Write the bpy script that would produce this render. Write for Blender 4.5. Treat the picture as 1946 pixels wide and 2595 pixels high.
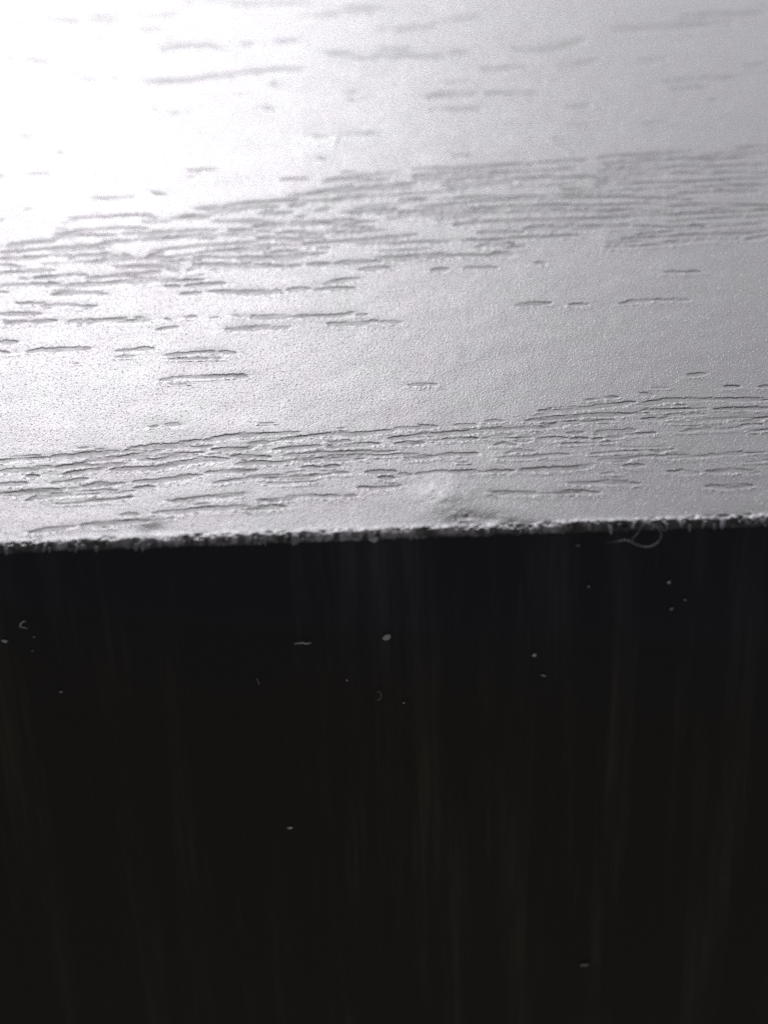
import bpy, math, random
import numpy as np
from mathutils import Vector, Matrix

for o in list(bpy.data.objects):
    bpy.data.objects.remove(o)
scene = bpy.context.scene
C = scene.collection
random.seed(7)
rng = np.random.default_rng(11)

# ------------------------------------------------------------------ camera
# a phone close-up of the worn front edge of a dark board: the board's top is
# the plane z = 0, its front face the plane y = 0, units are metres
W, H, F = 1946.0, 2595.0, 6500.0
PITCH, ROLL = math.radians(38.0), math.radians(2.06)
CAM = np.array([0.0, -0.0916, 0.0728])
r0 = np.array([1.0, 0, 0])
u0 = np.array([0.0, math.sin(PITCH), math.cos(PITCH)])
f0 = np.array([0.0, math.cos(PITCH), -math.sin(PITCH)])
RR = math.cos(ROLL) * r0 - math.sin(ROLL) * u0
UU = math.sin(ROLL) * r0 + math.cos(ROLL) * u0
cam = bpy.data.cameras.new('camera')
co = bpy.data.objects.new('camera', cam)
C.objects.link(co)
m = Matrix.Identity(4)
for i in range(3):
    m[i][0], m[i][1], m[i][2], m[i][3] = RR[i], UU[i], -f0[i], CAM[i]
co.matrix_world = m
cam.sensor_fit = 'VERTICAL'
cam.sensor_height = 36.0
cam.lens = F / H * 36.0
cam.clip_start, cam.clip_end = 0.002, 50.0
cam.dof.use_dof = True
cam.dof.focus_distance = 0.1253
cam.dof.aperture_fstop = 40.0
scene.camera = co


def ray(u, v):
    d = (u - W / 2) / F * RR - (v - H / 2) / F * UU + f0
    return d / np.linalg.norm(d)


def on_top(u, v, z=0.0):
    d = ray(u, v)
    return CAM + d * ((z - CAM[2]) / d[2])


def on_front(u, v, y=0.0):
    d = ray(u, v)
    return CAM + d * ((y - CAM[1]) / d[1])


# ------------------------------------------------------------------ light
world = bpy.data.worlds.new('World')
scene.world = world
world.use_nodes = True
bg = world.node_tree.nodes['Background']
bg.inputs[0].default_value = (0.985, 0.97, 1.0, 1)
bg.inputs[1].default_value = 0.2


def lamp(name, target, direction, dist, sx, sy, power, col):
    l = bpy.data.lights.new(name, 'AREA')
    l.shape = 'RECTANGLE'
    l.size, l.size_y, l.energy, l.color = sx, sy, power, col
    o = bpy.data.objects.new(name, l)
    C.objects.link(o)
    d = Vector(direction).normalized()
    o.location = Vector(target) + d * dist
    o.rotation_euler = d.to_track_quat('Z', 'Y').to_euler()
    return o


hot = on_top(40, 420)
dh = ray(40, 420)
HOT_UP = math.tan(math.radians(31.5)) * math.hypot(dh[0], dh[1])
lamp('window_light', hot, (dh[0], dh[1], HOT_UP), 1.1, 0.33, 0.23, 6.7, (0.99, 0.955, 1.0))
lamp('room_light', (0, 0.04, 0), (0.05, math.cos(math.radians(24)), math.sin(math.radians(24))), 1.6, 2.2, 1.5, 39.5, (0.935, 0.935, 1.0))

scene.view_settings.view_transform = 'Standard'
scene.view_settings.look = 'None'
scene.view_settings.exposure = 0.0
scene.view_settings.gamma = 1.0


# ------------------------------------------------------------------ helpers
def vnoise(X, Y, seed):
    """smooth value noise, about -1..1, one cell per unit"""
    g = np.random.default_rng(seed).uniform(-1, 1, (256, 256)).astype(np.float32)
    xi = np.floor(X).astype(np.int64)
    yi = np.floor(Y).astype(np.int64)
    fx, fy = X - xi, Y - yi
    fx = fx * fx * fx * (fx * (fx * 6 - 15) + 10)
    fy = fy * fy * fy * (fy * (fy * 6 - 15) + 10)
    a = g[xi & 255, yi & 255]
    b = g[(xi + 1) & 255, yi & 255]
    c = g[xi & 255, (yi + 1) & 255]
    d = g[(xi + 1) & 255, (yi + 1) & 255]
    return (a * (1 - fx) + b * fx) * (1 - fy) + (c * (1 - fx) + d * fx) * fy


def sstep(a, b, x):
    t = np.clip((x - a) / (b - a), 0, 1)
    return t * t * (3 - 2 * t)


def grid_mesh(name, P, mat, parent=None, attr=None):
    """P: rows x cols x 3"""
    nr, nc = P.shape[:2]
    me = bpy.data.meshes.new(name)
    idx = np.arange(nr * nc).reshape(nr, nc)
    q = np.stack([idx[:-1, :-1], idx[1:, :-1], idx[1:, 1:], idx[:-1, 1:]], -1).reshape(-1, 4)
    me.vertices.add(nr * nc)
    me.vertices.foreach_set('co', P.reshape(-1).astype(np.float32))
    me.loops.add(q.size)
    me.loops.foreach_set('vertex_index', q.reshape(-1).astype(np.int32))
    me.polygons.add(len(q))
    me.polygons.foreach_set('loop_start', np.arange(0, q.size, 4, dtype=np.int32))
    me.polygons.foreach_set('use_smooth', np.ones(len(q), dtype=bool))
    me.update(calc_edges=True)
    for k, A in (attr or {}).items():
        a = me.attributes.new(k, 'FLOAT', 'POINT')
        a.data.foreach_set('value', A.reshape(-1).astype(np.float32))
    me.materials.append(mat)
    o = bpy.data.objects.new(name, me)
    C.objects.link(o)
    if parent:
        o.parent = parent
    return o


def tag(o, label, cat, group=None):
    o['label'], o['category'] = label, cat
    if group:
        o['group'] = group
    return o


class NT:
    def __init__(self, name):
        self.mat = bpy.data.materials.new(name)
        self.mat.use_nodes = True
        self.t = self.mat.node_tree
        self.p = self.t.nodes['Principled BSDF']

    def n(self, typ, ins=None, **kw):
        n = self.t.nodes.new(typ)
        for k, v in kw.items():
            setattr(n, k, v)
        for k, v in (ins or {}).items():
            self.put(n.inputs[k], v)
        return n

    def put(self, sock, v):
        if isinstance(v, bpy.types.NodeSocket):
            self.t.links.new(v, sock)
        else:
            sock.default_value = v

    def noise(self, scale, detail=2.0, stretch=(1, 1, 1), rough=0.5, shift=(0.0137, 0.0091, 0.0063)):
        tc = self.n('ShaderNodeTexCoord')
        mp = self.n('ShaderNodeMapping', {'Vector': tc.outputs['Object'], 'Location': shift, 'Scale': stretch})
        return self.n('ShaderNodeTexNoise', {'Vector': mp.outputs[0], 'Scale': scale, 'Detail': detail, 'Roughness': rough}).outputs[0]

    def rng(self, v, a, b, c, d):
        return self.n('ShaderNodeMapRange', {0: v, 1: a, 2: b, 3: c, 4: d}).outputs[0]

    def math(self, op, a, b=0.0):
        return self.n('ShaderNodeMath', {0: a, 1: b}, operation=op).outputs[0]

    def ramp(self, v, stops):
        r = self.n('ShaderNodeValToRGB', {0: v})
        e = r.color_ramp.elements
        while len(e) < len(stops):
            e.new(0.5)
        for el, (p, c) in zip(e, stops):
            el.position, el.color = p, (*c, 1)
        return r.outputs[0]


# ------------------------------------------------------------------ materials
M = NT('dark_laminate')
pore = M.n('ShaderNodeAttribute', attribute_name='pore').outputs['Fac']
wear = M.n('ShaderNodeAttribute', attribute_name='wear').outputs['Fac']
band = M.n('ShaderNodeAttribute', attribute_name='band').outputs['Fac']
lip = M.n('ShaderNodeAttribute', attribute_name='lip').outputs['Fac']
fine = M.noise(15000.0, 2.0, (1.0, 0.75, 1.0))
mid = M.noise(5200.0, 3.0, (1.0, 0.6, 1.0))
blot = M.noise(420.0, 3.0)
hue = M.noise(300.0, 3.0)
bmix = M.n('ShaderNodeMix', data_type='RGBA')
M.t.links.new(M.math('MULTIPLY', wear, 0.7), bmix.inputs[0])
M.t.links.new(M.ramp(mid, [(0.3, (0.012, 0.010, 0.009)), (0.7, (0.022, 0.019, 0.017))]), bmix.inputs[6])
bmix.inputs[7].default_value = (0.46, 0.44, 0.47, 1)
M.put(M.p.inputs['Base Color'], bmix.outputs[2])
rg = M.math('ADD', M.rng(blot, 0.3, 0.7, 0.275, 0.31), M.math('ADD', M.math('MULTIPLY', pore, 0.085), M.math('SUBTRACT', M.math('MULTIPLY', band, 0.08), M.math('MULTIPLY', lip, 0.11))))
M.put(M.p.inputs['Roughness'], M.math('ADD', rg, M.math('MULTIPLY', wear, 0.12)))
M.put(M.p.inputs['Specular Tint'], M.ramp(hue, [(0.3, (0.95, 1.0, 0.96)), (0.5, (0.99, 0.98, 0.985)), (0.7, (1.0, 0.945, 0.985))]))
b1 = M.n('ShaderNodeBump', {'Strength': 1.0, 'Distance': 1.15e-5, 'Height': fine})
b2 = M.n('ShaderNodeBump', {'Strength': 1.0, 'Distance': 2.2e-6, 'Height': mid, 'Normal': b1.outputs[0]})
spk = M.math('MAXIMUM', M.math('SUBTRACT', M.noise(8200.0, 1.0, (1.0, 0.8, 1.0), 0.5, (0.31, 0.17, 0.05)), 0.60), 0.0)
b3 = M.n('ShaderNodeBump', {'Strength': 1.0, 'Distance': 4.5e-5, 'Height': spk, 'Normal': b2.outputs[0]})
M.put(M.p.inputs['Normal'], b3.outputs[0])
top_mat = M.mat

M = NT('dark_edge_strip')
st = M.noise(400.0, 6.0, (1.0, 1.0, 0.06), 0.72, (0.0222, 0.0091, 0.0010))
st2 = M.noise(1500.0, 3.0, (1.0, 1.0, 0.03), 0.6)
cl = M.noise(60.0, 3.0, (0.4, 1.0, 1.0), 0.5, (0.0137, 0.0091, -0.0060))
pat = M.rng(M.noise(230.0, 3.0, (1.0, 1.0, 0.4)), 0.38, 0.62, 0.5, 1.0)
streak = M.math('MULTIPLY', pat, M.math('MULTIPLY', M.rng(st, 0.47, 0.70, 0.0, 1.0), M.rng(st2, 0.35, 0.65, 0.15, 1.0)))
colr = M.ramp(streak, [(0.0, (0.017, 0.0168, 0.0172)), (0.35, (0.031, 0.029, 0.027)), (1.0, (0.060, 0.055, 0.050))])
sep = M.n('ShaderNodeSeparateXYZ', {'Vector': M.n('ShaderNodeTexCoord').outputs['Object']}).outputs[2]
hu = M.math('ADD', M.rng(sep, 0.0, -0.016, 0.0, 1.0), M.rng(cl, 0.3, 0.7, -0.35, 0.35))  # bluish veil of glare painted into the upper face's colour, browner below
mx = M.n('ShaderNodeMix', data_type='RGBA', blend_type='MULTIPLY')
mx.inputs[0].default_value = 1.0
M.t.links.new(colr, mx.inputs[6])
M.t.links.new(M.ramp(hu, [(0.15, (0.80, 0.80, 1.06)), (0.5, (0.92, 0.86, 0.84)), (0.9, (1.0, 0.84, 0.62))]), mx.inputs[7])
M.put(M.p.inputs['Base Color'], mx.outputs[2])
M.put(M.p.inputs['Roughness'], 0.6)
M.put(M.p.inputs['Specular IOR Level'], 0.18)
b1 = M.n('ShaderNodeBump', {'Strength': 1.0, 'Distance': 2.5e-5, 'Height': st})
b2 = M.n('ShaderNodeBump', {'Strength': 1.0, 'Distance': 6.0e-6, 'Height': st2, 'Normal': b1.outputs[0]})
M.put(M.p.inputs['Normal'], b2.outputs[0])
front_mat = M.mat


def plain(name, col, rough, spec=0.5, nscale=9000.0):
    M = NT(name)
    nz = M.noise(nscale, 2.0)
    M.put(M.p.inputs['Base Color'], M.ramp(nz, [(0.3, tuple(c * 0.75 for c in col)), (0.7, col)]))
    M.p.inputs['Roughness'].default_value = rough
    M.p.inputs['Specular IOR Level'].default_value = spec
    M.p.inputs['Subsurface Weight'].default_value = 0.0
    return M.mat


def fuzzy(name, col, amount):
    mt = plain(name, col, 0.55)
    nt = mt.node_tree
    tr = nt.nodes.new('ShaderNodeBsdfTranslucent')
    tr.inputs['Color'].default_value = (*col, 1)
    mix = nt.nodes.new('ShaderNodeMixShader')
    mix.inputs[0].default_value = amount
    nt.links.new(nt.nodes['Principled BSDF'].outputs[0], mix.inputs[1])
    nt.links.new(tr.outputs[0], mix.inputs[2])
    nt.links.new(mix.outputs[0], nt.nodes['Material Output'].inputs['Surface'])
    return mt


splinter_mat = fuzzy('frayed_laminate', (0.42, 0.41, 0.44), 0.5)
core_mat = plain('dark_board_core', (0.02, 0.017, 0.015), 0.7, 0.3, 600.0)
dust_mat = fuzzy('pale_dust', (0.66, 0.66, 0.66), 0.4)
dim_dust_mat = plain('grey_dust', (0.19, 0.19, 0.185), 0.7)
lint_mat = fuzzy('grey_lint', (0.24, 0.25, 0.26), 0.4)

# ------------------------------------------------------------------ the pores of the grain, traced as strokes
# each block: origin and scale of a detail of the photo, how wide, then strokes "width: x,y x,y ..."
TRACE = [
 (0, 0, 1.705, 'c', """16:0,105 120,100;12:40,130 90,128;30:210,85 280,85 345,97;16:370,75 530,70;22:620,130 700,130;28:700,225 760,200 880,195 980,210
16:1050,195 1110,185;14:20,250 60,260;18:122,262 215,270;14:290,325 340,320;20:620,352 700,352 800,345 930,330 1070,315;14:1080,310 1200,300 1320,300
20:1410,230 1530,235;38:1540,250 1665,245;18:1145,470 1185,470;9:1185,355 1192,375;20:1010,18 1340,12;16:1290,75 1480,65;30:1500,40 1650,35
16:1360,590 1420,590;14:1480,585 1630,578;14:1500,405 1550,395;14:1500,435 1540,432;22:1385,685 1402,687;12:1480,745 1540,745;22:745,490 765,490;18:660,475 675,475
12:390,100 500,98;10:100,590 140,590;10:250,660 280,660;14:410,170 435,170;12:340,345 430,345;26:800,15 830,18;18:880,5 1000,2;14:1030,410 1050,412
18:1180,180 1290,178;14:600,70 770,66;12:480,340 520,340;14:1640,130 1665,128"""),
 (973, 0, 1.705, 'c', """30:1000,130 1490,105;22:560,215 720,215 880,170;16:760,290 930,260;26:300,230 380,225;18:0,245 270,245
30:190,425 240,410 400,405;18:260,475 410,470;14:440,405 680,402;36:1110,265 1200,260;18:1210,355 1520,340;12:780,465 890,458;10:800,545 900,540;14:735,602 775,602
14:420,300 620,290;24:1290,75 1640,60;18:60,130 240,110;18:250,90 420,75;14:270,360 380,352;12:1240,385 1400,378;14:1400,440 1440,436;20:0,210 120,215;16:1560,290 1659,275
14:1120,540 1240,520"""),
 (0, 400, 2.552, 'c', """16:160,107 325,100;14:0,120 20,120;16:1210,85 1400,75;18:1215,125 1255,125;14:600,265 740,260 870,250;18:980,215 1020,232 1080,240;14:160,332 210,332;14:0,402 25,402
17:450,392 600,385 800,372 960,372 1010,395;22:930,412 1060,415 1100,410;26:0,575 180,550 330,535 420,512;20:360,495 450,485 520,470 640,458 760,455 960,458
18:0,610 150,602 300,590 420,578 600,572 740,545 900,530 1150,520 1400,520;18:400,510 600,500 760,505;22:800,490 960,488 1100,478 1400,468;36:1180,395 1250,385 1350,385
18:1270,332 1400,315;12:1470,300 1659,285;26:1380,412 1540,410 1659,398;18:1400,352 1550,350;20:1480,468 1640,465;16:1480,500 1659,490;24:950,650 1020,612 1100,592 1280,570 1480,560 1659,542
18:950,650 1130,640 1260,625;20:1280,615 1450,600 1659,588;26:0,655 120,655 300,638;22:0,690 130,705;22:0,745 120,735 350,728;24:560,682 700,662 870,655;14:800,622 860,648
22:730,702 1000,700 1160,685;28:720,765 880,750 1040,735;24:560,782 700,768;24:1090,722 1145,733;32:1225,728 1260,712 1302,705;22:1350,705 1500,695 1659,690;16:1530,650 1659,648
22:440,756 480,752;22:500,758 560,756;26:300,832 360,820 400,830;26:430,825 660,815 820,800 1100,790 1320,785;22:1070,830 1160,830;22:1200,828 1300,822 1470,808;26:345,885 480,872 700,878
20:1175,880 1300,872;20:1350,865 1659,862;28:275,962 430,952 520,955;20:535,962 625,957;24:0,1010 270,1008;26:35,1052 60,1065 180,1058;24:205,1060 360,1052;28:445,1060 650,1055 860,1050 970,1048
16:880,1033 930,1035;16:1070,1038 1100,1046;18:1200,1030 1270,1025;12:1360,1035 1415,1030;16:1515,1015 1560,1028;18:1630,1025 1659,1020;18:1020,1112 1080,1100 1150,1092;32:0,1190 110,1190
16:0,1248 60,1262;26:180,1255 290,1240 400,1238 585,1230;18:755,1248 870,1240;26:870,1238 990,1230;15:750,1287 870,1282;22:1080,1277 1200,1265 1300,1258;24:1300,1255 1385,1252;26:1430,1253 1520,1262
13:1090,1302 1350,1297;12:1390,1297 1430,1297;24:1040,1437 1160,1420;20:1160,1418 1300,1415 1600,1405;20:1465,1108 1560,1100 1659,1092;16:0,832 10,840;18:0,868 50,870;10:480,1330 510,1330"""),
 (600, 400, 2.37, 't', """10:0,270 200,258 370,240;12:430,205 560,190 700,152;10:560,190 700,180 900,160 1080,145;40:1085,88 1240,78;10:1240,65 1450,55 1659,40;11:1250,130 1380,122;10:1280,170 1450,155 1659,145
12:580,240 680,225;30:330,270 400,255;12:20,380 300,378;14:240,385 440,378 700,355;34:160,310 330,300;14:480,310 560,290;10:640,320 980,298;10:980,245 1140,240;9:980,330 1240,325 1659,312
10:1080,285 1250,275 1420,268;9:1490,250 1659,250;9:1310,235 1480,225;9:1170,345 1520,335;18:0,430 100,425;12:0,505 130,495;13:130,470 330,480 520,460;12:250,445 420,430;12:640,440 770,438;12:630,490 800,480 980,475
12:490,530 550,528;14:0,550 190,535;15:210,555 280,548;14:300,548 355,545;13:0,600 180,592 400,585;13:0,640 280,635;13:310,640 380,635;11:430,628 560,625;10:590,620 700,615 830,610;10:870,605 920,605;10:960,603 1050,602
11:940,510 1010,505;12:1050,495 1280,490;10:1360,485 1440,482;10:1450,440 1659,435;12:1310,390 1390,385;9:1540,385 1659,375;9:1110,590 1225,583;9:1255,578 1310,576;18:1480,572 1659,570;16:1440,525 1500,510 1659,500
11:740,660 800,655 920,648;12:1170,662 1265,655;10:1370,650 1450,650;10:1460,648 1560,648;15:0,800 180,795 260,785;16:310,778 430,770;14:530,745 560,735 730,712;14:480,778 700,768;18:100,945 200,940 320,938;14:350,940 440,936
12:470,935 640,930 700,915;10:730,932 775,930;15:0,1020 200,1002 330,998;9:550,985 620,990 770,982 820,970 850,970;11:870,975 985,975;12:0,1300 65,1302;7:1040,1355 1200,1352"""),
 (1250, 350, 2.384, 't', """9:0,170 200,150 400,135 560,125;9:640,110 860,95 1200,75;9:0,260 110,255;9:160,250 340,240 600,225;20:640,185 860,180;10:680,150 760,145;16:920,185 1060,178;9:950,135 1200,110;9:610,240 840,235 1020,225
9:620,265 720,260;9:740,245 860,240;8:620,285 900,265 1250,260 1450,240 1659,235;8:1200,215 1659,205;14:1230,175 1300,185;10:150,370 380,360;10:400,352 800,350 1030,362 1200,362;11:0,410 300,400 480,395
6:480,400 860,400 1380,395 1659,400;10:0,500 260,495;14:280,490 580,480 820,470;22:200,532 400,525 660,510;9:660,525 820,515;8:0,562 180,560;8:690,625 880,618;8:780,600 1010,585;13:1050,618 1180,612;9:1060,585 1250,575
9:1210,610 1480,595;8:1530,605 1659,580;9:1220,290 1659,275;8:1360,330 1600,320;16:1530,160 1659,150;8:1060,410 1300,402;9:450,430 800,425
14:0,635 190,638;16:0,685 110,685;12:250,742 300,745;9:1045,800 1160,800;9:1170,800 1245,798;12:150,1000 200,990 340,985;13:470,993 560,993;9:770,990 880,975 960,970;9:975,965 1040,970;9:1045,968 1180,968
7:1180,1420 1280,1415;8:1400,1490 1480,1490;9:1610,1495 1659,1485;8:890,1530 960,1540;9:680,650 860,645"""),
 (0, 950, 2.552, 't', """18:0,545 100,525 310,515;18:330,520 440,518 600,495 760,478;14:820,475 900,458 1090,440 1190,430 1290,410;14:1330,410 1480,385 1659,370;13:0,610 170,600 320,580;14:370,585 480,575 600,540 770,520
14:780,520 900,505 1000,495;12:1000,540 1100,520 1200,495 1320,488;14:1380,470 1600,468;14:1600,460 1659,440;12:900,535 970,535;12:420,630 520,615 640,595 690,590;14:720,600 1020,590 1140,560 1300,540 1480,530
11:1500,515 1659,515;12:180,640 250,640;14:0,695 170,688;10:340,690 400,680;12:430,675 560,660;14:0,760 100,755 250,735 430,720;14:540,708 650,692 800,685;12:870,680 1050,670 1130,655 1300,635;10:1340,620 1659,605
12:180,800 230,782 330,780;13:1080,800 1240,795 1400,775 1580,755;13:1000,880 1200,870 1300,850 1400,850 1600,840;12:1630,855 1659,855;14:790,893 840,886 890,890;12:200,1005 300,990 480,970;12:530,960 720,945 960,930
12:1080,308 1165,308;8:980,325 1020,322;10:880,720 1000,715"""),
 (600, 950, 2.37, 't', """9:0,355 200,345 370,335;10:80,400 200,390 300,375 430,360;12:440,352 620,345 700,345 800,340 940,325;13:950,315 990,302 1200,298;10:0,435 75,432;10:0,480 90,478;9:120,482 200,482;11:220,440 400,420 500,415
16:550,420 600,412 860,402;9:290,475 440,462 700,455 960,445;10:0,525 150,515 320,515;9:380,508 520,505;12:560,495 690,490;11:0,570 60,565;9:400,545 500,545;12:530,540 610,535;16:170,605 400,600 490,597;16:0,710 40,705
13:140,740 300,730 390,715;12:400,715 480,712;13:490,718 620,715;12:650,715 715,713;15:730,665 850,660 980,650;11:780,572 950,568;16:860,605 940,605;11:980,585 1050,588;10:1080,585 1200,575 1480,570;10:1500,570 1659,565
11:1020,485 1200,480;12:1210,470 1300,465 1440,460;10:920,372 1000,365 1120,350 1350,335 1480,320 1659,310;11:960,402 1120,395;7:1240,378 1440,372;7:1310,293 1440,290;7:1500,270 1600,265;12:0,785 100,795 180,785 290,780
7:1040,50 1140,45;10:1540,695 1659,695"""),
 (1250, 900, 2.384, 't', """13:280,325 430,315 580,300 700,290 850,270;13:880,285 1000,270 1060,260 1300,258 1659,255;11:200,385 330,370 400,365 620,350 830,345;12:850,340 940,325 1100,315 1280,310;10:1330,318 1659,310
10:0,435 110,435 300,425 400,400 580,390 740,385;14:900,375 1000,370 1080,355 1270,345;10:450,460 540,455;16:620,450 700,445 860,438;10:130,508 220,505;10:270,495 440,490;10:475,495 570,492;9:600,500 660,495;9:680,485 780,483
7:560,262 600,260;9:680,245 745,242;9:900,235 960,232;7:1180,118 1280,105;8:1400,185 1480,182;8:1610,180 1659,178;10:1190,435 1310,430;10:1460,390 1600,375 1659,360;11:640,625 820,622;11:790,658 900,655;11:0,688 60,685
12:160,682 450,672 590,660;12:980,603 1250,598 1380,590;11:1390,585 1630,575;13:1060,690 1240,700;14:1290,690 1480,685 1600,693;14:1290,780 1400,785 1450,780 1560,775;11:460,760 740,755 880,765;11:0,820 300,825 470,815 640,820"""),
]
STROKES = []                                            # (points on the board's top, half width)
for ox, oy, s, mode, txt in TRACE:
    for item in txt.replace('\n', ';').split(';'):
        wt, pts = item.split(':')
        w = float(wt) / s
        pp = [tuple(float(c) for c in p.split(',')) for p in pts.split()]
        pp = [(ox + a / s, oy + b / s) for a, b in pp]
        if mode == 't':
            w = 5.5 + w * 1.15
            pp = [(a, b + w * 0.45) for a, b in pp]
        mu = pp[len(pp) // 2]
        hw = abs(on_top(mu[0], mu[1] - w / 2)[1] - on_top(mu[0], mu[1] + w / 2)[1]) / 2
        P = np.array([on_top(*p)[:2] for p in pp])
        STROKES.append((P, hw))
# short stray pores between the long ones
for (P, hw) in list(STROKES):
    L = np.hypot(*(P[-1] - P[0]))
    if L > 0.0028 and P[:, 1].mean() < 0.05:
        for k in range(int(L / 0.0017)):
            t = rng.uniform(0, 1)
            i = min(int(t * (len(P) - 1)), len(P) - 2)
            q = P[i] + (P[i + 1] - P[i]) * rng.uniform(0, 1) + np.array([0, rng.normal(0, 2.2 * hw + 0.0001)])
            ln = rng.uniform(0.0002, 0.0011)
            STROKES.append((np.array([q - [ln / 2, 0], q + [ln / 2, rng.uniform(-0.00003, 0.00006)]]), hw * rng.uniform(0.25, 0.45)))
# hairline pores that fill the dense bands: (left, right, upper edge and lower edge at both ends, how many)
for x0, x1, (ua, la), (ub, lb), n in [(640, 2000, (455, 690), (365, 600), 90), (0, 640, (600, 780), (500, 690), 30), (900, 2000, (1090, 1230), (985, 1180), 26), (0, 900, (1160, 1290), (1070, 1220), 26)]:
    for k in range(n):
        u, e = rng.uniform(x0, x1), rng.uniform(0, 1)
        q = (u - x0) / (x1 - x0)
        v = (ua + (ub - ua) * q) * (1 - e) + (la + (lb - la) * q) * e
        ln = rng.uniform(60, 330) * (0.6 if n < 60 else 1.0)
        tilt = rng.normal(-0.055, 0.02)
        pp = [(u + ln * f, v + ln * tilt * f + rng.normal(0, 1.5)) for f in (0, 0.35, 0.7, 1)]
        wv = rng.uniform(4.0, 7.5)
        STROKES.append((np.array([on_top(*p)[:2] for p in pp]), abs(on_top(u, v - wv / 2)[1] - on_top(u, v + wv / 2)[1]) / 2))
# the grain goes on past both sides of the frame and behind it
for (P, hw) in list(STROKES):
    for sx in (-1, 1):
        Q = P * np.array([1, 1]) + np.array([sx * rng.uniform(0.034, 0.046), rng.uniform(-0.0012, 0.0012)])
        if np.abs(Q[:, 0]).min() > 1.04 * (W / 2) / F * (P[:, 1].max() - CAM[1]) / math.cos(PITCH) and np.abs(Q[:, 0]).max() < 0.04:
            STROKES.append((Q, hw))

# ------------------------------------------------------------------ the board
board = bpy.data.objects.new('laminate_board', None)
board.empty_display_size = 0.02
C.objects.link(board)
tag(board, 'dark wood-grain board, glossy top and black front face, with a frayed worn edge between', 'board')

RE = 0.00023                                            # radius of the rounded edge
vs = np.concatenate([np.arange(-260, 350, 2.1), np.arange(350, 1352, 1.07)])
ys = np.array([on_top(W / 2, v)[1] for v in vs])
ys = ys[ys > RE * 1.02]
arc = np.linspace(0, math.pi / 2, 26)
deep = -np.geomspace(0.00002, 0.00032, 12)
far = np.array([0.62, 0.4, 0.25, 0.18])
far = far[far > ys[0] * 1.1]
py = np.concatenate([far, ys, RE - RE * np.sin(arc), np.concatenate([np.zeros(8), [0.00003, 0.00008, 0.00016, 0.0003]])])
pz = np.concatenate([np.zeros(len(far) + len(ys)), RE * np.cos(arc) - RE, -RE + deep])
ps = np.concatenate([far, ys, RE - RE * arc, RE - RE * math.pi / 2 + deep])        # unrolled coordinate
ny = np.concatenate([np.zeros(len(far) + len(ys)), -np.sin(arc), -np.ones(12)])
nz = np.concatenate([np.ones(len(far) + len(ys)), np.cos(arc), np.zeros(12)])
NC = 940
tx = np.linspace(-1, 1, NC)
dist = np.hypot(py - CAM[1], CAM[2] - pz)
half = 1.16 * (W / 2) / F * (py - CAM[1]) / math.cos(PITCH) * 1.06
half = np.minimum(half, 0.045)
X = half[:, None] * tx[None, :]
outer = np.array([1.25, 1.8, 3.0, 7.0])
ox = half[:, None] * outer[None, :]
ox[:, -1] = 0.35
X = np.concatenate([-ox[:, ::-1], X, ox], 1)
S = np.repeat(ps[:, None], X.shape[1], 1)

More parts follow.
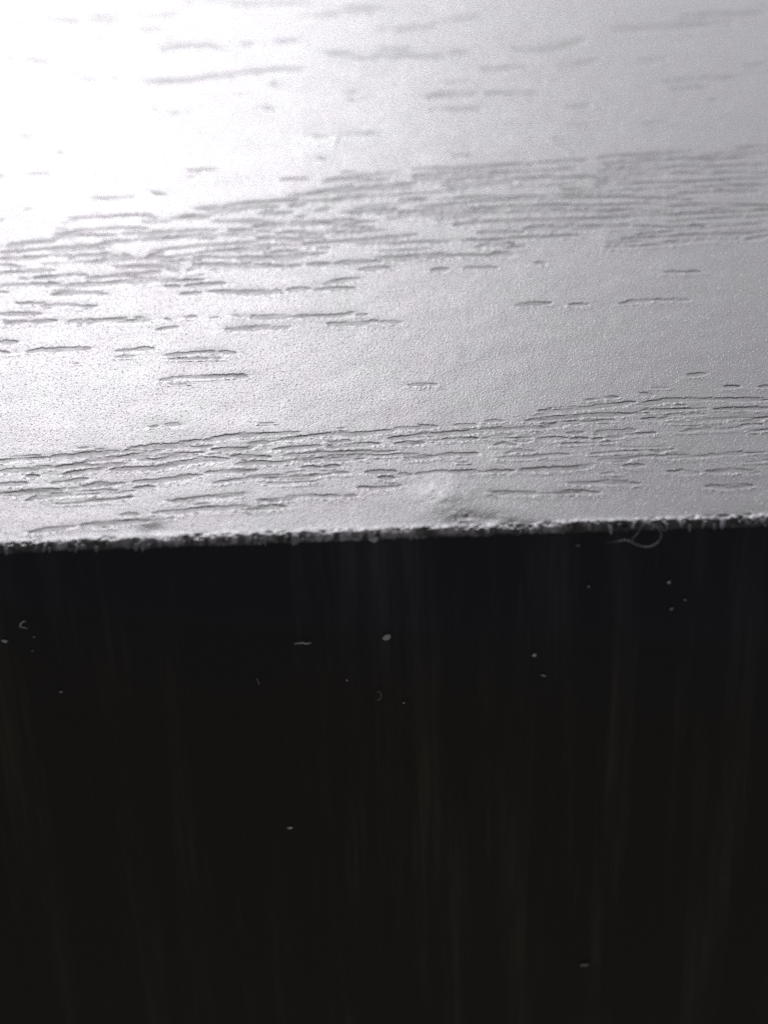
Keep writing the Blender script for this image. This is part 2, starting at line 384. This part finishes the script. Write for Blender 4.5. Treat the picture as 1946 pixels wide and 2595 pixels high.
hgt = np.zeros_like(X)
porea = np.zeros_like(X)
banda = np.zeros_like(X)
K = 1000.0
wig = 0.4 * vnoise(X * 19 * K, S * 9 * K, 17) + 0.55 * vnoise(X * 5.5 * K, S * 4 * K, 1) + 0.45 * vnoise(X * 13 * K, S * 9 * K, 2)
brk = vnoise(X * 0.8 * K, S * 5 * K, 14)
glint = vnoise(X * 9 * K, S * 3 * K, 15)
bead = vnoise(X * 7 * K, S * 5 * K, 12)
lipr = np.zeros_like(X)
dep = vnoise(X * 1.1 * K, S * 3 * K, 3)
nfar = len(far)
for P, hw in STROKES:
    ylo, yhi = P[:, 1].min() - 3 * hw, P[:, 1].max() + 3 * hw
    ra = np.nonzero((ps >= ylo) & (ps <= yhi))[0]
    if len(ra) == 0:
        continue
    a, b = ra[0], ra[-1] + 1
    xs = X[a:b]
    ca = np.nonzero((xs.max(0) >= P[:, 0].min() - 3 * hw) & (xs.min(0) <= P[:, 0].max() + 3 * hw))[0]
    if len(ca) == 0:
        continue
    c, d = ca[0], ca[-1] + 1
    x, y = X[a:b, c:d], S[a:b, c:d]
    D = np.full_like(x, 1e9)
    SY = np.zeros_like(x)
    AL = np.zeros_like(x)
    run = 0.0
    for i in range(len(P) - 1):
        A, B = P[i], P[i + 1]
        e = B - A
        L2 = max(e @ e, 1e-14)
        t = np.clip(((x - A[0]) * e[0] + (y - A[1]) * e[1]) / L2, 0, 1)
        L = math.sqrt(L2)
        dx = (x - A[0] - t * e[0]) * 0.7
        dy = y - A[1] - t * e[1]
        Dn = np.hypot(dx, dy)
        SY = np.where(Dn < D, dy, SY)
        AL = np.where(Dn < D, run + t * L, AL)
        run += L
        D = np.minimum(D, Dn)
    endd = np.minimum(AL, run - AL) / (3.5 * hw)
    hwl = hw * (0.98 + 0.46 * wig[a:b, c:d]) * (0.35 + 0.65 * np.sqrt(np.clip(endd, 0, 1)))
    if run > 0.0015:
        hwl = hwl * (1 - 0.8 * sstep(0.35, 0.8, brk[a:b, c:d]))
    soft = 0.00012 * min(1.0, max(0.0, (P[:, 1].mean() - 0.055) / 0.03))
    wall = 0.00005 + soft + 0.00003 * sstep(-0.2, 0.9, -SY / np.maximum(hwl, 1e-6))
    g = 1 - sstep(0, 1, (D - hwl + wall * 0.4) / wall)
    rd = D - hwl - 0.00013
    rim = np.exp(-(rd / np.where(rd < 0, 0.0001, 0.00026)) ** 2) * sstep(0.1, 0.8, -SY / np.maximum(D, 1e-6)) * (0.55 + 0.5 * np.clip(bead[a:b, c:d], -0.5, 1))
    rim = rim + np.exp(-((rd + 0.00002) / 0.00005) ** 2) * sstep(0.3, 0.9, -SY / np.maximum(D, 1e-6)) * np.clip(glint[a:b, c:d], 0, 1) * 1.7
    depth = 0.000019 * (0.85 + 0.5 * dep[a:b, c:d]) * min(1.0, hw / 0.00013)
    if soft > 0.00002:
        depth = depth * (1 - 0.55 * soft / 0.00012)
        g = g * (1 - 0.6 * soft / 0.00012)
    hgt[a:b, c:d] = np.minimum(hgt[a:b, c:d], -depth * g)
    lipr[a:b, c:d] = np.maximum(lipr[a:b, c:d], rim * (1 - g))
    banda[a:b, c:d] += 0.45 * (1 - 0.7 * soft / 0.00012) * np.exp(-(D / (2.0 * hw + 0.0002)) ** 2)
    porea[a:b, c:d] = np.maximum(porea[a:b, c:d], g)

# gentle unevenness of the pressed sheet
hgt += 0.0000085 * lipr
hgt += 0.0000055 * vnoise(X * 0.45 * K, S * 0.8 * K, 4) + 0.0000022 * vnoise(X * 1.8 * K, S * 1.5 * K, 5)
# the pressed-up spot and the dent beside it at the edge
def spot(u, v, rx, ry, amp):
    p = on_top(u, v)
    return amp * np.exp(-((X - p[0]) / rx) ** 2 - ((S - p[1]) / ry) ** 2)
hgt += spot(1128, 1258, 0.0013, 0.0014, 0.000055) * (1 + 0.15 * vnoise(X * 2.5 * K, S * 2.5 * K, 33) + 0.05 * vnoise(X * 6 * K, S * 6 * K, 34))
hgt += spot(1240, 1322, 0.0014, 0.0006, -0.000045) * (1 + 0.3 * vnoise(X * 2.2 * K, S * 2.2 * K, 31))
hgt += spot(1175, 1318, 0.0007, 0.0006, -0.00003) * (1 + 0.8 * vnoise(X * 4 * K, S * 4 * K, 32))
hgt += spot(1330, 1335, 0.0012, 0.0004, -0.00005)
hgt += spot(390, 1345, 0.0006, 0.0006, -0.00006)
# a short pale scratch across the grain and two specks pressed up in the sheet
a_, b_ = on_top(857, 338), on_top(844, 374)
tt = np.clip((S - b_[1]) / (a_[1] - b_[1]), -0.2, 1.2)
hgt += 0.000013 * np.exp(-((X - (b_[0] + tt * (a_[0] - b_[0]))) / 0.00008) ** 2) * sstep(-0.2, 0.1, tt) * (1 - sstep(0.9, 1.2, tt))
hgt += spot(1505, 271, 0.00009, 0.00012, 0.000022) + spot(1909, 203, 0.00012, 0.00016, 0.00002) + spot(1585, 760, 0.00006, 0.00008, 0.000014)
# frayed, broken rounded edge
ed = sstep(0.00062, 0.00005, S)
fr = 0.6 * vnoise(X * 3.2 * K, S * 3.0 * K, 6) + 0.5 * vnoise(X * 7.5 * K, S * 5.5 * K, 7) + 0.2 * vnoise(X * 13 * K, S * 9 * K, 8)
hgt += ed * (0.00007 * fr + 0.00010 * vnoise(X * 2.1 * K, S * 4.5 * K, 41) * vnoise(X * 4.3 * K, S * 5 * K, 42))
lip = np.exp(-((S - 0.0003) / 0.00016) ** 2)
hgt += lip * 0.00005 * np.clip(vnoise(X * 1.2 * K, S * 0 + 3, 9) + 0.3, 0, 2)
patch = np.clip(0.55 + 0.9 * vnoise(X * 0.9 * K, S * 2 * K, 51) + 0.5 * vnoise(X * 2.6 * K, S * 3 * K, 52), 0.22, 1.4)
weara = np.clip(ed * patch * (0.6 + 0.7 * fr) * sstep(-0.00042, 0.00016, S + 0.00022 * fr), 0, 1)
weara = np.clip(weara + spot(1130, 1252, 0.0011, 0.0013, 0.20) * (0.8 + 0.4 * fr), 0, 1)
P3 = np.stack([X, py[:, None] + hgt * ny[:, None], pz[:, None] + hgt * nz[:, None]], -1)
hgt[:nfar] = 0
grid_mesh('laminate_top', P3, top_mat, board, {'pore': porea, 'wear': weara, 'lip': np.clip(lipr, 0, 1), 'band': np.clip(banda * (0.75 + 0.5 * bead), 0, 1)})

# front face: a thin upright edge strip with vertical grain, set just behind the wrapped edge
fx = np.concatenate([[-0.35, -0.12, -0.06], np.linspace(-0.032, 0.032, 420), [0.06, 0.12, 0.35]])
fz = np.concatenate([np.linspace(-0.0004, -0.034, 150), [-0.040]])
FX, FZ = np.meshgrid(fx, fz)
shift = 0.16 * (FX < 0.01) * (-np.clip(FX - 0.01, -0.03, 0)) / 0.03
lean = FX + FZ * 0.10 * np.clip((0.012 - FX) / 0.03, 0, 1)
FY = 0.00012 + 0.00003 * vnoise(lean * 0.7 * K, FZ * 0.03 * K, 21) + 0.000012 * vnoise(lean * 2.4 * K, FZ * 0.08 * K, 22)
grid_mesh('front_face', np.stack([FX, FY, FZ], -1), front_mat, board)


def box_mesh(name, a, b, mat, parent):
    x0, y0, z0 = a
    x1, y1, z1 = b
    v = [(x, y, z) for z in (z0, z1) for y in (y0, y1) for x in (x0, x1)]
    f = [(0, 2, 3, 1), (4, 5, 7, 6), (0, 1, 5, 4), (2, 6, 7, 3), (0, 4, 6, 2), (1, 3, 7, 5)]
    me = bpy.data.meshes.new(name)
    me.from_pydata(v, [], f)
    me.materials.append(mat)
    o = bpy.data.objects.new(name, me)
    C.objects.link(o)
    o.parent = parent
    return o


box_mesh('core', (-0.3495, 0.0009, -0.0395), (0.3495, 0.6195, -0.0009), core_mat, board)


# ------------------------------------------------------------------ tubes, shards, specks
def tube(name, pts, rad, mat, sides=7, sub=5, seed=0):
    """a thin thread through points, Catmull-Rom, uneven thickness"""
    rn = random.Random(seed)
    P = [Vector(p) for p in pts]
    P = [P[0] * 2 - P[1]] + P + [P[-1] * 2 - P[-2]]
    path = []
    for i in range(1, len(P) - 2):
        for k in range(sub):
            t = k / sub
            a, b, c, d = P[i - 1], P[i], P[i + 1], P[i + 2]
            path.append(0.5 * ((2 * b) + (c - a) * t + (2 * a - 5 * b + 4 * c - d) * t * t + (3 * b - a - 3 * c + d) * t ** 3))
    path.append(P[-2])
    v, f = [], []
    n = len(path)
    for i, p in enumerate(path):
        tn = (path[min(i + 1, n - 1)] - path[max(i - 1, 0)]).normalized()
        a = tn.orthogonal().normalized() if i == 0 else (last - tn * last.dot(tn)).normalized()
        last = a
        b = tn.cross(a)
        e = i / (n - 1)
        r = rad * (0.75 + 0.5 * rn.random()) * min(1.0, 0.35 + 4 * min(e, 1 - e))
        for k in range(sides):
            w = 2 * math.pi * k / sides
            v.append(p + a * (math.cos(w) * r) + b * (math.sin(w) * r * 0.8))
    for i in range(n - 1):
        for k in range(sides):
            q = (k + 1) % sides
            f.append((i * sides + k, i * sides + q, (i + 1) * sides + q, (i + 1) * sides + k))
    f.append(tuple(range(sides))[::-1])
    f.append(tuple(range((n - 1) * sides, n * sides)))
    me = bpy.data.meshes.new(name)
    me.from_pydata(v, [], f)
    me.polygons.foreach_set('use_smooth', [True] * len(f))
    me.materials.append(mat)
    o = bpy.data.objects.new(name, me)
    C.objects.link(o)
    return o


def speck_mesh(name, sx, sy, sz, mat, seed):
    rn = random.Random(seed)
    import bmesh
    bm = bmesh.new()
    bmesh.ops.create_icosphere(bm, subdivisions=2, radius=1.0)
    offs = [Vector((rn.gauss(0, 1), rn.gauss(0, 1), rn.gauss(0, 1))).normalized() for _ in range(5)]
    amp = [rn.uniform(-0.6, 0.5) for _ in range(5)]
    for vt in bm.verts:
        k = 1 + sum(a * max(0, vt.co.normalized().dot(q)) ** 2 for a, q in zip(amp, offs)) + rn.uniform(-0.2, 0.2)
        vt.co = Vector((vt.co.x * sx * k, vt.co.y * sy * k, vt.co.z * sz * k))
    for fc in bm.faces:
        fc.smooth = True
    me = bpy.data.meshes.new(name)
    bm.to_mesh(me)
    bm.free()
    me.materials.append(mat)
    return me


PX = 0.117 / F                                          # metres per photo pixel at the edge

# frayed splinters of the laminate along the edge: parts of the board
def shard_mesh(seed):
    rn = random.Random(seed)
    n, sides = 5, 5
    v, f = [], []
    bx, by = rn.uniform(-0.25, 0.25), rn.uniform(-0.2, 0.2)
    for i in range(n):
        t = i / (n - 1)
        w = (1 - t) ** 0.6 * (0.16 + 0.07 * rn.random()) + 0.02
        for k in range(sides):
            a = 2 * math.pi * k / sides + 0.3 * rn.random()
            v.append((bx * t * t + math.cos(a) * w, by * t * t + math.sin(a) * w * 0.55, -t))
    for i in range(n - 1):
        for k in range(sides):
            q = (k + 1) % sides
            f.append((i * sides + k, i * sides + q, (i + 1) * sides + q, (i + 1) * sides + k))
    f.append(tuple(range(sides))[::-1])
    f.append(tuple(range((n - 1) * sides, n * sides)))
    me = bpy.data.meshes.new('splinter')
    me.from_pydata(v, [], f)
    me.polygons.foreach_set('use_smooth', [True] * len(f))
    me.materials.append(splinter_mat)
    return me


SH = [shard_mesh(40 + i) for i in range(9)]


def edge_v(u):
    return 1390 - 70 * u / 1946


def splinter(u, dv, length, width, lean, out, k):
    """root on the rounded edge at photo column u; length, width in photo pixels; lean sideways, out of the face"""
    th = math.radians(min(80, max(5, (dv + 32) * 2.0)))
    o = bpy.data.objects.new('splinter', SH[k % len(SH)])
    C.objects.link(o)
    o.parent = board
    q = RE - 0.00002
    o.location = (on_front(u, edge_v(u))[0], RE - q * math.sin(th), q * math.cos(th) - RE)
    o.scale = (width * PX / 0.36, width * PX / 0.36, length * PX / 0.7)
    slope = th * 0.75 - math.radians(6) + out * 0.35
    o.rotation_euler = (slope - math.pi / 2, lean, random.uniform(-0.5, 0.5) + lean * 0.5)
    return o


known = [(1545, -24, 52, 12, 0.15, 0.25), (1608, -34, 36, 14, -0.5, 0.5), (1683, -20, 30, 12, 0.5, 0.3), (1690, -6, 22, 10, -0.6, 0.3), (1722, -14, 30, 11, -1.1, 0.5),
         (1785, -12, 22, 12, -0.4, 0.5), (1780, -4, 26, 8, 0.1, 0.2), (1832, -30, 44, 14, -0.45, 0.6), (1830, -10, 20, 12, -0.2, 0.4), (1890, -34, 26, 16, -0.9, 0.7), (1940, -30, 30, 12, -0.5, 0.6),
         (1236, -18, 30, 12, -0.4, 0.4), (1200, -26, 24, 10, -0.3, 0.6), (1335, -34, 24, 12, -0.5, 0.6), (1165, -28, 22, 16, -0.9, 0.8), (1275, -12, 18, 10, -0.8, 0.6), (1320, -14, 22, 9, -1.0, 0.5),
         (995, -10, 26, 9, 0.1, 0.4), (750, -18, 34, 16, 0.3, 0.3), (885, -12, 26, 12, 0.4, 0.3), (210, -8, 24, 10, -0.5, 0.3), (360, -16, 34, 22, -0.9, 0.5), (405, -12, 30, 14, -0.2, 0.3), (115, -14, 26, 12, -0.6, 0.4)]
for i, (u, dv, L, w, ln, ot) in enumerate(known):
    splinter(u, dv - 3, L * random.uniform(0.4, 0.65), w * random.uniform(0.9, 1.4), ln * 1.3 + random.gauss(0, 0.4), ot + 0.3, i)
tuft = [(random.uniform(-40, 1990), random.uniform(12, 70)) for i in range(30)]
for i in range(70):
    c = random.choice(tuft)
    big = random.random() ** 2
    splinter(random.gauss(c[0], c[1]), random.uniform(-18, 4), 5 + 9 * big, random.uniform(6, 15), random.gauss(-0.2, 0.6), random.uniform(0.0, 0.8), random.randrange(9))

# the curled thread of lint hanging over the edge
def fp(u, v, off):
    return on_front(u, v, -off)


lz = lambda x, y, off: fp(1500 + x / 6.636, 1280 + y / 6.636, off)
lint = tube('lint_thread', [lz(190, 650, .0002), lz(300, 630, .0005), lz(450, 607, .0007), lz(580, 592, .0008), lz(690, 645, .0009), lz(830, 695, .0010), lz(960, 700, .0010),
            lz(1080, 645, .0009), lz(1150, 550, .0007), lz(1150, 460, .0005), lz(1060, 350, .0004), lz(930, 310, .0003), lz(840, 345, .00035), lz(770, 460, .0005), lz(690, 560, .0007), lz(640, 610, .0008)],
            3.0 * PX * 0.5, lint_mat, seed=3)
tag(lint, 'curled grey thread of lint looped over the frayed edge of the dark board', 'lint')

# dust on the black front face (photo position, size in photo pixels, tilt) and what it looks like
G = 'pale dust specks on the black front face'
SPECKS = [
 ('bright white oval speck at the far left of the black front face', 12, 1627, 18, 8, 0.15, dust_mat),
 ('faint grey speck under the curled white fibre', 87, 1616, 9, 5, 0, dim_dust_mat),
 ('tiny dim speck, lower of the two below the curled white fibre', 83, 1651, 6, 4, 0, dim_dust_mat),
 ('tiny dot of dust between the pale flake and the bent white hair', 880, 1726, 7, 6, 0.6, dust_mat),
 ('faint grey smudge of dust under the left end of the frayed edge', 155, 1755, 12, 7, -0.5, dim_dust_mat),
 ('largest pale flake of dust, angular, standing tilted on the black face', 980, 1615, 21, 10, 0.85, dust_mat),
 ('dim speck directly below the left end of the lint thread', 1491, 1489, 9, 8, -0.7, dim_dust_mat),
 ('bright round white speck on the right below the lint loop', 1694, 1478, 9, 8, -0.9, dust_mat),
 ('faint speck just below the bright round white one', 1700, 1546, 10, 6, 0.5, dim_dust_mat),
 ('pale oval speck right of the middle, tilted down to the right', 1353, 1663, 13, 8, -0.35, dust_mat),
 ('dull greyish smear of dust below the pale tilted oval speck', 1378, 1714, 18, 7, -0.5, dim_dust_mat),
 ('minute pale dot below the small ring of fibre', 1023, 1784, 5, 4, 0, dust_mat),
 ('pale flattened speck alone in the lower left of the black face', 736, 2100, 15, 7, 0.1, dust_mat),
 ('faint wide smudge lowest on the black face', 1477, 2448, 24, 8, 0.08, dim_dust_mat),
 ('small pale crumb just left of the looped lint thread under the edge', 1463, 1384, 12, 5, 0.0, dim_dust_mat),
 ('dim speck on the upper right, above a faint vertical streak', 1735, 1523, 7, 5, 0.6, dim_dust_mat),
]
for i, (lab, u, v, sx, sz, rot, mt) in enumerate(SPECKS):
    me = speck_mesh('dust_speck', sx * PX / 2, sz * PX / 2 * 0.9, sz * PX / 2 / 0.72, mt, 100 + i)
    o = bpy.data.objects.new('dust_speck', me)
    C.objects.link(o)
    p = on_front(u, v, 0.0)
    o.location = (p[0], 0.00006, p[2])
    o.rotation_euler = (0, -rot, 0)
    tag(o, lab, 'dust speck', G)

ew = bpy.data.objects.new('dust_speck', speck_mesh('dust_speck', 12 * PX, 6 * PX, 7 * PX, dust_mat, 300))
C.objects.link(ew)
p = on_front(946, 1366, 0)
ew.location = (p[0], -0.00006, p[2])
tag(ew, 'white crumb caught on the frayed edge near the middle', 'dust speck')

z6 = lambda x, y, off: fp(x / 8.295, 1530 + y / 8.295, off)
t = tube('fibre', [z6(565, 365, .00015), z6(480, 385, .0002), z6(432, 455, .0001), z6(450, 490, .0001), z6(520, 500, .00015), z6(590, 518, .0001)], 4.0 * PX * 0.5, dust_mat, seed=5)
tag(t, 'white fibre curled like a hook on the left of the black front face', 'fibre')
t = tube('fibre', [fp(745, 1631, .0), fp(758, 1630, .0001), fp(766, 1629, .00012), fp(776, 1631, .0001), fp(790, 1629, .00002)], 4.6 * PX * 0.5, dust_mat, seed=6)
tag(t, 'short white fibre lying level on the black face left of the pale flake', 'fibre')
t = tube('fibre', [fp(650, 1718, .00005), fp(655, 1727, .0001), fp(658, 1736, .00006)], 3.6 * PX * 0.5, dim_dust_mat, seed=7)
tag(t, 'short bent grey hair standing upright below the level white fibre', 'fibre')
t = tube('fibre', [fp(955, 1755, .00005), fp(962, 1752, .0001), fp(966, 1763, .0001), fp(961, 1774, .0001), fp(955, 1772, .00005)], 3.0 * PX * 0.5, dim_dust_mat, seed=8)
tag(t, 'small faint ring of fibre under the largest pale flake', 'fibre')

scene.render.engine = 'CYCLES'
scene.cycles.use_denoising = False
